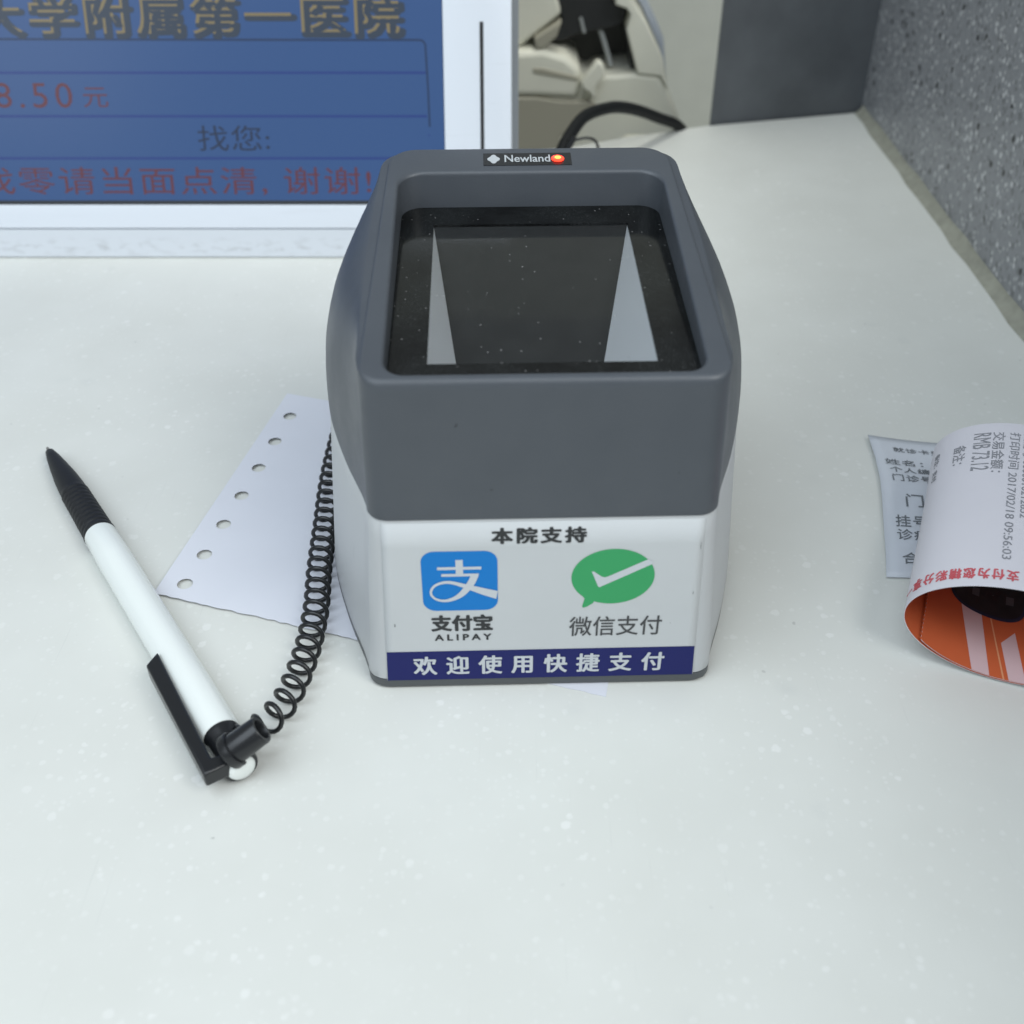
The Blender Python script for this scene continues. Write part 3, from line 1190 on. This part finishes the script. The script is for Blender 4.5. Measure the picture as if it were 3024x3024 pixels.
# arc length table on the full ellipse, 0 at the bottom, going right, up, over and down the left
NT = 720
arc = [0.0]
for k in range(1, NT + 1):
    t0, t1 = 2 * math.pi * (k - 1) / NT, 2 * math.pi * k / NT
    arc.append(arc[-1] + math.hypot(RA * (math.sin(t1) - math.sin(t0)), RB * (math.cos(t1) - math.cos(t0))))
PER = arc[-1]


def th_of(s):
    w = math.floor(s / PER)
    r = s - w * PER
    lo = 0
    hi = NT
    while hi - lo > 1:
        m_ = (lo + hi) // 2
        if arc[m_] <= r:
            lo = m_
        else:
            hi = m_
    t = (r - arc[lo]) / (arc[hi] - arc[lo])
    return (lo + t) / NT * 2 * math.pi + w * 2 * math.pi


nT, nV = 150, 12
tv, tf, ti = [], [], []
for side in (0.05, -0.05):
    for i in range(nT + 1):
        th = TH0 + (TH1 - TH0) * i / nT
        for j in range(nV + 1):
            v = RL * j / nV
            tv.append(roll_pt(th, v, side))
base2 = (nT + 1) * (nV + 1)
for i in range(nT):
    for j in range(nV):
        a = i * (nV + 1) + j
        tf.append((a, a + nV + 1, a + nV + 2, a + 1)[::-1])
        ti.append(0)
        b_ = base2 + a
        tf.append((b_, b_ + nV + 1, b_ + nV + 2, b_ + 1))
        ti.append(1)
for i in range(nT):      # the two curled rims
    for j in (0, nV):
        a = i * (nV + 1) + j
        q = (a, base2 + a, base2 + a + nV + 1, a + nV + 1)
        tf.append(q if j else q[::-1])
        ti.append(0)
for i in (0, nT):
    for j in range(nV):
        a = i * (nV + 1) + j
        tf.append((a, a + 1, base2 + a + 1, base2 + a))
        ti.append(0)
tick_o = add("ticket_sheet", tv, tf, None, roll, 60, mats=[M['thermal'], M['orange']], idx=ti)

# perforated start of the ticket: little teeth along the inner edge
mb = MB()
kq = 46
for k in range(kq):
    v0 = RL * k / kq
    v1 = v0 + RL / kq * 0.55
    p = [roll_pt(TH0, v0, -0.07), roll_pt(TH0, v1, -0.07), roll_pt(TH0 - 0.028, v1, -0.06), roll_pt(TH0 - 0.028, v0, -0.06)]
    mb.quad(*p)
mb.make("perforated_edge", M['orange'], tick_o)


def roll_out(s, v):
    return roll_pt(th_of(s), v, 0.11)


def roll_in(s, v, d=0.11):
    return roll_pt(th_of(s), v, -d)


# outside print: lines run from the far end towards the near end, glyph tops point right (smaller s)
def out_line(body, s0, s1, v0, v1, mat='thermalink', bold=0.008, space=1.0):
    # s0 = baseline (left), s1 = top of the glyphs (right, smaller s); v0 near end of the line, v1 far start
    return lettering(body, (0, 1, 0, 1), lambda u, w: roll_out(s0 + (s1 - s0) * w, v1 + (v0 - v1) * u), M[mat], tick_o, bold, space)


out_line("备注：", 76.2, 73.2, 48.5, 57.0, bold=0.014)
out_line("RMB 73.12", 71.6, 67.6, 44.5, 61.3, bold=0.004)
out_line("交易金额：", 67.2, 64.4, 43.5, 61.4, bold=0.010)
out_line("打印时间 2017/02/18 09:56:03", 63.4, 61.0, 9.8, 61.5, bold=0.004)
out_line("交易号 0000010212852", 60.4, 58.0, 26.0, 61.5, bold=0.006)
out_line("商户名称 挂号收费处", 57.2, 54.8, 6.0, 61.5, bold=0.006)
out_line("备注：支付", 82.2, 80.4, 46.0, 58.5, bold=0.012)
# red line along the near rim, upside down
lettering("支付为您精彩分享一", (0, 1, 0, 1), lambda u, w: roll_out(59.6 + 25.0 * u, 6.0 - 3.5 * w), M['redink'], tick_o, 0.045, 1.22)

# inside print: two pale stripes, a thin line, a dark picture
def in_patch(corners, mat, name, d=0.11, n=10):
    (a, b, c, e) = corners
    v, f = [], []
    for j in range(n + 1):
        for i in range(3):
            l = (a[0] + (e[0] - a[0]) * j / n, a[1] + (e[1] - a[1]) * j / n)
            r = (b[0] + (c[0] - b[0]) * j / n, b[1] + (c[1] - b[1]) * j / n)
            v.append(roll_in(l[0] + (r[0] - l[0]) * i / 2, l[1] + (r[1] - l[1]) * i / 2, d))
    for j in range(n):
        for i in range(2):
            q = j * 3 + i
            f.append((q, q + 1, q + 4, q + 3))
    return add(name, v, f, M[mat], tick_o)


in_patch([(-6.2, 0.05), (-2.2, 0.05), (-7.0, 32), (-12.5, 32)], 'pink', "pale_stripe")
in_patch([(0.7, 0.05), (1.1, 0.05), (-4.1, 26), (-4.4, 26)], 'peach', "thin_line")
in_patch([(2.0, 0.05), (5.6, 0.05), (2.7, 16.3), (-0.2, 11.8)], 'pink', "pale_stripe")
ov = [(-13.5, 24.5), (-12.6, 22.3), (-10, 20.5), (-5.5, 19.5), (0, 19.3), (3.2, 20.5), (4.7, 23.5), (5.0, 30), (4.5, 40), (-13.5, 40)]


def in_fan(poly, d, mat, name):
    c = (sum(p[0] for p in poly) / len(poly), sum(p[1] for p in poly) / len(poly))
    v = [roll_in(*c, d)]
    f = []
    R_ = 6
    for r in range(1, R_ + 1):
        for p in poly:
            v.append(roll_in(c[0] + (p[0] - c[0]) * r / R_, c[1] + (p[1] - c[1]) * r / R_, d))
    n = len(poly)
    for i in range(n):
        j = (i + 1) % n
        f.append((0, 1 + i, 1 + j))
        for r in range(R_ - 1):
            f.append((1 + r * n + i, 1 + (r + 1) * n + i, 1 + (r + 1) * n + j, 1 + r * n + j))
    return add(name, v, f, M[mat], tick_o)


ov3 = [(p[0], p[1], 0) for p in ov]
ov = [(p.x, p.y) for p in smooth_curve(ov3[:8], 5)] + ov[8:]
in_fan(ov, 0.17, 'photoedge', "dark_picture")
c_ = (-4, 30)
pic = in_fan([(c_[0] + (x - c_[0]) * 0.93, c_[1] + (y - c_[1]) * 0.91) for x, y in ov], 0.23, 'photo', "dark_picture")
for s_, v_ in ((-8.0, 25.5), (-4.5, 27.5), (0.2, 25.5)):
    in_patch([(s_, v_), (s_ + 1.8, v_), (s_ + 1.8, v_ + 3), (s_, v_ + 3)], 'phototile', "picture_tile", 0.29, 3)

# ------------------------------------------------------------------ customer display
TH = math.radians(17)
mon = thing("customer_display", "white framed display with a lit blue payment screen, leaning back on the counter", "monitor", (0, 384, 0))


def mp(u, w, d=0.0):
    """u across, w up the leaning front, d out of the front"""
    return (u, w * math.sin(TH) - d * math.cos(TH), w * math.cos(TH) + d * math.sin(TH))


def mrect(u0, u1, w0, w1, d):
    return [mp(u0, w0, d), mp(u1, w0, d), mp(u1, w1, d), mp(u0, w1, d)]


U0, U1, W0, W1 = -352.0, 0.0, 10.8, 232.0
S0, S1, SW0, SW1 = -328.0, -24.2, 19.3, 212.0
mb = MB()
rows = []
for e, d in ((0.0, -14.0), (0.0, -1.2), (0.35, -0.35), (1.2, 0.0)):
    rows.append(mrect(U0 + e, U1 - e, W0 + e * .2, W1 - e, d))
for e, d in ((0.6, 0.0), (0.2, -0.2), (0.0, -0.6), (0.0, -3.0)):
    rows.append(mrect(S0 - e, S1 + e, SW0 - e, SW1 + e, d))
mb.loops(rows, False, False)
frame = mb.make("frame", M['frame'], mon, 40)
# sloping screen edge on the right: the picture leans against a narrow dark gasket
mb = MB()
gi = [mrect(S0, S1, SW0, SW1, -0.7), mrect(S0 + .5, S1 - 0.2, SW0 + 1.5, SW1 - .5, -0.9)]
mb.loops(gi)
mb.make("screen_gasket", M['gasket'], frame)
mb = MB()
mb.quad(*mrect(S0, S1, SW0, SW1, -1.0))
screen = mb.make("screen", M['screen'], mon)
mb = MB()
mb.loops([mrect(U0 + 2, U1 - 2, 0.6, 10.6, -14), mrect(U0 + 1.2, U1 - 1.2, 0.2, 10.7, -1.0), mrect(U0 + 1.6, U1 - 1.6, 0.6, 10.4, 0.1)], True, True)
mb.make("foot_rail", M['rail'], mon, 30)
mb = MB()
mb.loops([mrect(U0 + 3, U1 + 2.4, 1.0, W1 - 4, -40), mrect(U0 + 3, U1 + 2.4, 1.0, W1 - 4, -15.5), mrect(U0 + 4, U1 - 1, 2.0, W1 - 5, -14.2)], True, True)
mb.make("back_casing", M['casing'], mon)
mb = MB()
mb.loops([mrect(-11.3, -10.0, 11.2, 81.0, 0.0), mrect(-11.3, -10.0, 11.2, 81.0, 0.12)], False, True)
mb.make("edge_slot", M['black'], frame)

sd = lambda d: (lambda u, w: mp(u, w, -1.0 + d))


def sline(pts, wdt, mat, d, name):
    v, f = ribbon(pts, [wdt] * len(pts), 6)
    return add(name, [sd(d)(*p) for p in v], f, M[mat], screen)


# ruled lines and the rounded box
cr = [(-30.4 - 2.2 + 2.2 * math.sin(math.radians(a)), 75.2 - 2.2 + 2.2 * math.cos(math.radians(a))) for a in range(0, 91, 15)]
sline([(-320, 75.6), (-200, 75.5), (-120, 75.3), (-60, 75.2), (-38, 75.2), (-34, 75.2)] + cr[1:] + [(-30.3, 70), (-29.9, 60), (-29.6, 46.4)], 0.75, 'scrdark', 0.06, "box_outline")
for w_ in (64.5, 50.0, 35.6):
    sline([(-320, w_), (-180, w_), (-30.5, w_)], 0.9, 'scrline', 0.05, "ruled_line")
sline([(-30.2, 43.6), (-29.6, 43.4)], 0.6, 'scrline', 0.06, "ruled_line")
lettering("大学附属第一医院", (-186.5, -38.0, 75.9, 88.6), sd(0.10), M['scrshadow'], screen, 0.065, 1.12, "title_shadow")
lettering("大学附属第一医院", (-187.3, -39.2, 77.2, 89.4), sd(0.14), M['scrgold'], screen, 0.0, 1.12, "title_lettering")
lettering("8.50", (-184.5, -156.8, 52.8, 61.2), sd(0.10), M['scrred'], screen, 0.0, 1.25)
lettering("元", (-153.0, -144.2, 53.0, 59.6), sd(0.10), M['scrred'], screen, 0.0)
lettering("找您:", (-113.5, -87.6, 38.2, 46.9), sd(0.10), M['scrgrey'], screen, 0.0, 1.05)
lettering("找零请当面点清, 谢谢!", (-195.5, -51.6, 22.6, 32.6), sd(0.10), M['scrred'], screen, 0.0, 1.08)

# ------------------------------------------------------------------ printer behind the display
prn = thing("dot_printer", "cream office printer with black carriage on the lower desk behind the display", "printer", (0, 560, -22))


def pprism(poly, y0, y1, mat, name, parent, bw=1.0):
    m_ = MB()
    m_.prism([(x, z + 22) for x, z in poly], y0, y1)
    o_ = m_.make(name, M[mat], parent)
    if bw:
        bevel(o_, bw)
    return o_


body = pprism([(-190, -205), (86, -205), (86.5, -12), (77.5, 6), (73, 13), (61, 14), (42.5, 12.6), (39, 9.4), (33, 12.4), (32.5, 3), (12.8, 4.6), (-190, 6)], 4, 120, 'cream', "body", prn, 2)
pprism([(-190, -30), (24.3, -30), (24.3, -16.2), (42.2, -0.2), (37.3, 1.7), (23.8, 1.7), (12.8, 3.5), (-190, 4.5)], 0.5, 6, 'cream_dark', "front_recess", prn, 1)
pprism([(-190, 4), (12, 4), (33, 3.2), (34.2, 16.5), (26.8, 22.8), (15.4, 26.2), (0.5, 25), (-190, 25)], 1, 110, 'cream', "cover", prn, 3)
pprism([(10.2, 17.6), (15, 17.6), (32.5, 13.5), (32.6, 11.5), (13.8, 14.7), (10.5, 15.3)], 0.3, 3, 'cream_dark', "cover_groove", prn, 0.4)
pprism([(-190, 25), (4, 25.5), (10, 30.2), (23.9, 40.8), (21.4, 49), (21, 95), (-190, 95)], 8, 110, 'cream', "upper_cover", prn, 2)
pprism([(24, 39.1), (10.6, 30.8), (11.8, 26), (15.4, 26.2), (21.8, 31.9)], 2, 12, 'cream_dark', "flap", prn, 1)
pprism([(15.4, 20), (20, 42), (42.8, 44), (56, 40), (61.8, 13.5), (47.6, 9), (40, 5), (34, 5)], 40, 60, 'printergrey', "bay", prn, 0)
pprism([(21.4, 95), (21.4, 47.4), (24, 37.5), (15.6, 26.4), (25.5, 26.8), (33.7, 30.2), (43.1, 31.9), (48.4, 32.5), (54.8, 34.7), (56.4, 41.3), (54.2, 44.1), (49.4, 45.2), (48.6, 49), (48.6, 95)], 14, 38, 'printerblack', "carriage", prn, 1)
pprism([(54.6, 35), (57, 33), (62.0, 14.4), (59.6, 14)], 12, 40, 'printerblack', "bay_edge", prn, 0.3)
m_ = MB()
m_.tube([(42, 18, 57.5), (46, 16, 47.5), (49.6, 14, 37)], 1.3, 12)
m_.make("guide_rod", M['rod'], prn, 60)
m_ = MB()
m_.tube([(33.5, 13, 60), (35.5, 13, 53)], 0.9, 10)
m_.make("guide_rod", M['rod'], prn, 60)
pprism([(33.8, 11.8), (41.2, 22.2), (43.4, 21.4), (44.9, 19.4), (45.4, 15.3), (41.2, 10), (41.5, 3.5), (38.3, 7), (34.5, 9.4)], -4, 3, 'cream', "release_lever", prn, 1.2)
pprism([(48.6, 95), (49.2, 46), (54.6, 44.4), (57, 41.6), (55.2, 35), (62, 14), (73.3, 13), (77.5, 6.5), (74, 21.5), (64, 39), (56, 49), (52, 95)], 3, 100, 'cream', "side_cover", prn, 1)
pprism([(56.5, 49.5), (64.6, 39.5), (74.2, 21.5), (77.8, 12), (80, 4), (77, 24), (66.5, 43), (58.5, 56)], 30, 60, 'papergrey', "paper_edge", prn, 0.5)
# a pale strip of paper leaving the printer towards the counter
m_ = MB()
sv = []
for k in range(9):
    t = k / 8
    y = -2 - 48 * t
    z = 8 - 14 * t + 5 * math.sin(t * 3.1)
    sv.append((30 + 28 * (1 - t), 56 + 12 * (1 - t), y, z))
for a, b in zip(sv[:-1], sv[1:]):
    m_.quad((a[0], a[2], a[3]), (a[1], a[2], a[3]), (b[1], b[2], b[3]), (b[0], b[2], b[3]))
o_ = m_.make("paper_tail", M['cream'], prn, 60)
sol = o_.modifiers.new("thickness", 'SOLIDIFY')
sol.thickness = 0.3 * MM

desk = MB()
desk.box(-420, 180, 552, 700, -231.5, -227.2)
dk = desk.make("printer_shelf", M['desk'])
tag(dk, "low grey shelf carrying the cream printer behind the counter", "shelf")

# ------------------------------------------------------------------ dark cable behind the scanner
cab_pts = smooth_curve([(14.5, 412, 3.3), (16.5, 421, 14), (19.6, 430, 23.9), (26.6, 448, 28.6), (31.8, 458, 29.2), (38.6, 468, 28.0), (45.1, 478, 25.5), (54.6, 492, 19.8), (66.3, 508, 11.2), (80.6, 527, -0.5), (88, 540, -20), (90, 545, -60)], 8)
cable = thing("data_cable", "thick dark cable arching behind the scanner and over the counter's back edge", "cable", (0, 0, 0))
mb = MB()
mb.tube(cab_pts, 2.5, 14)
mb.make("jacket", M['cable'], cable, 60)
mb = MB()
mb.tube(smooth_curve([(22.7, 430, 27.5), (26.8, 430, 28.8), (30.4, 431, 28.6), (33.1, 432, 26.8), (34.6, 432, 22.5)], 8), 0.55, 8)
mb.tube([(21.4, 429, 24.5), (24.4, 430, 29.4)], 1.3, 8)
mb.make("cable_tie", M['cord'], cable, 60)
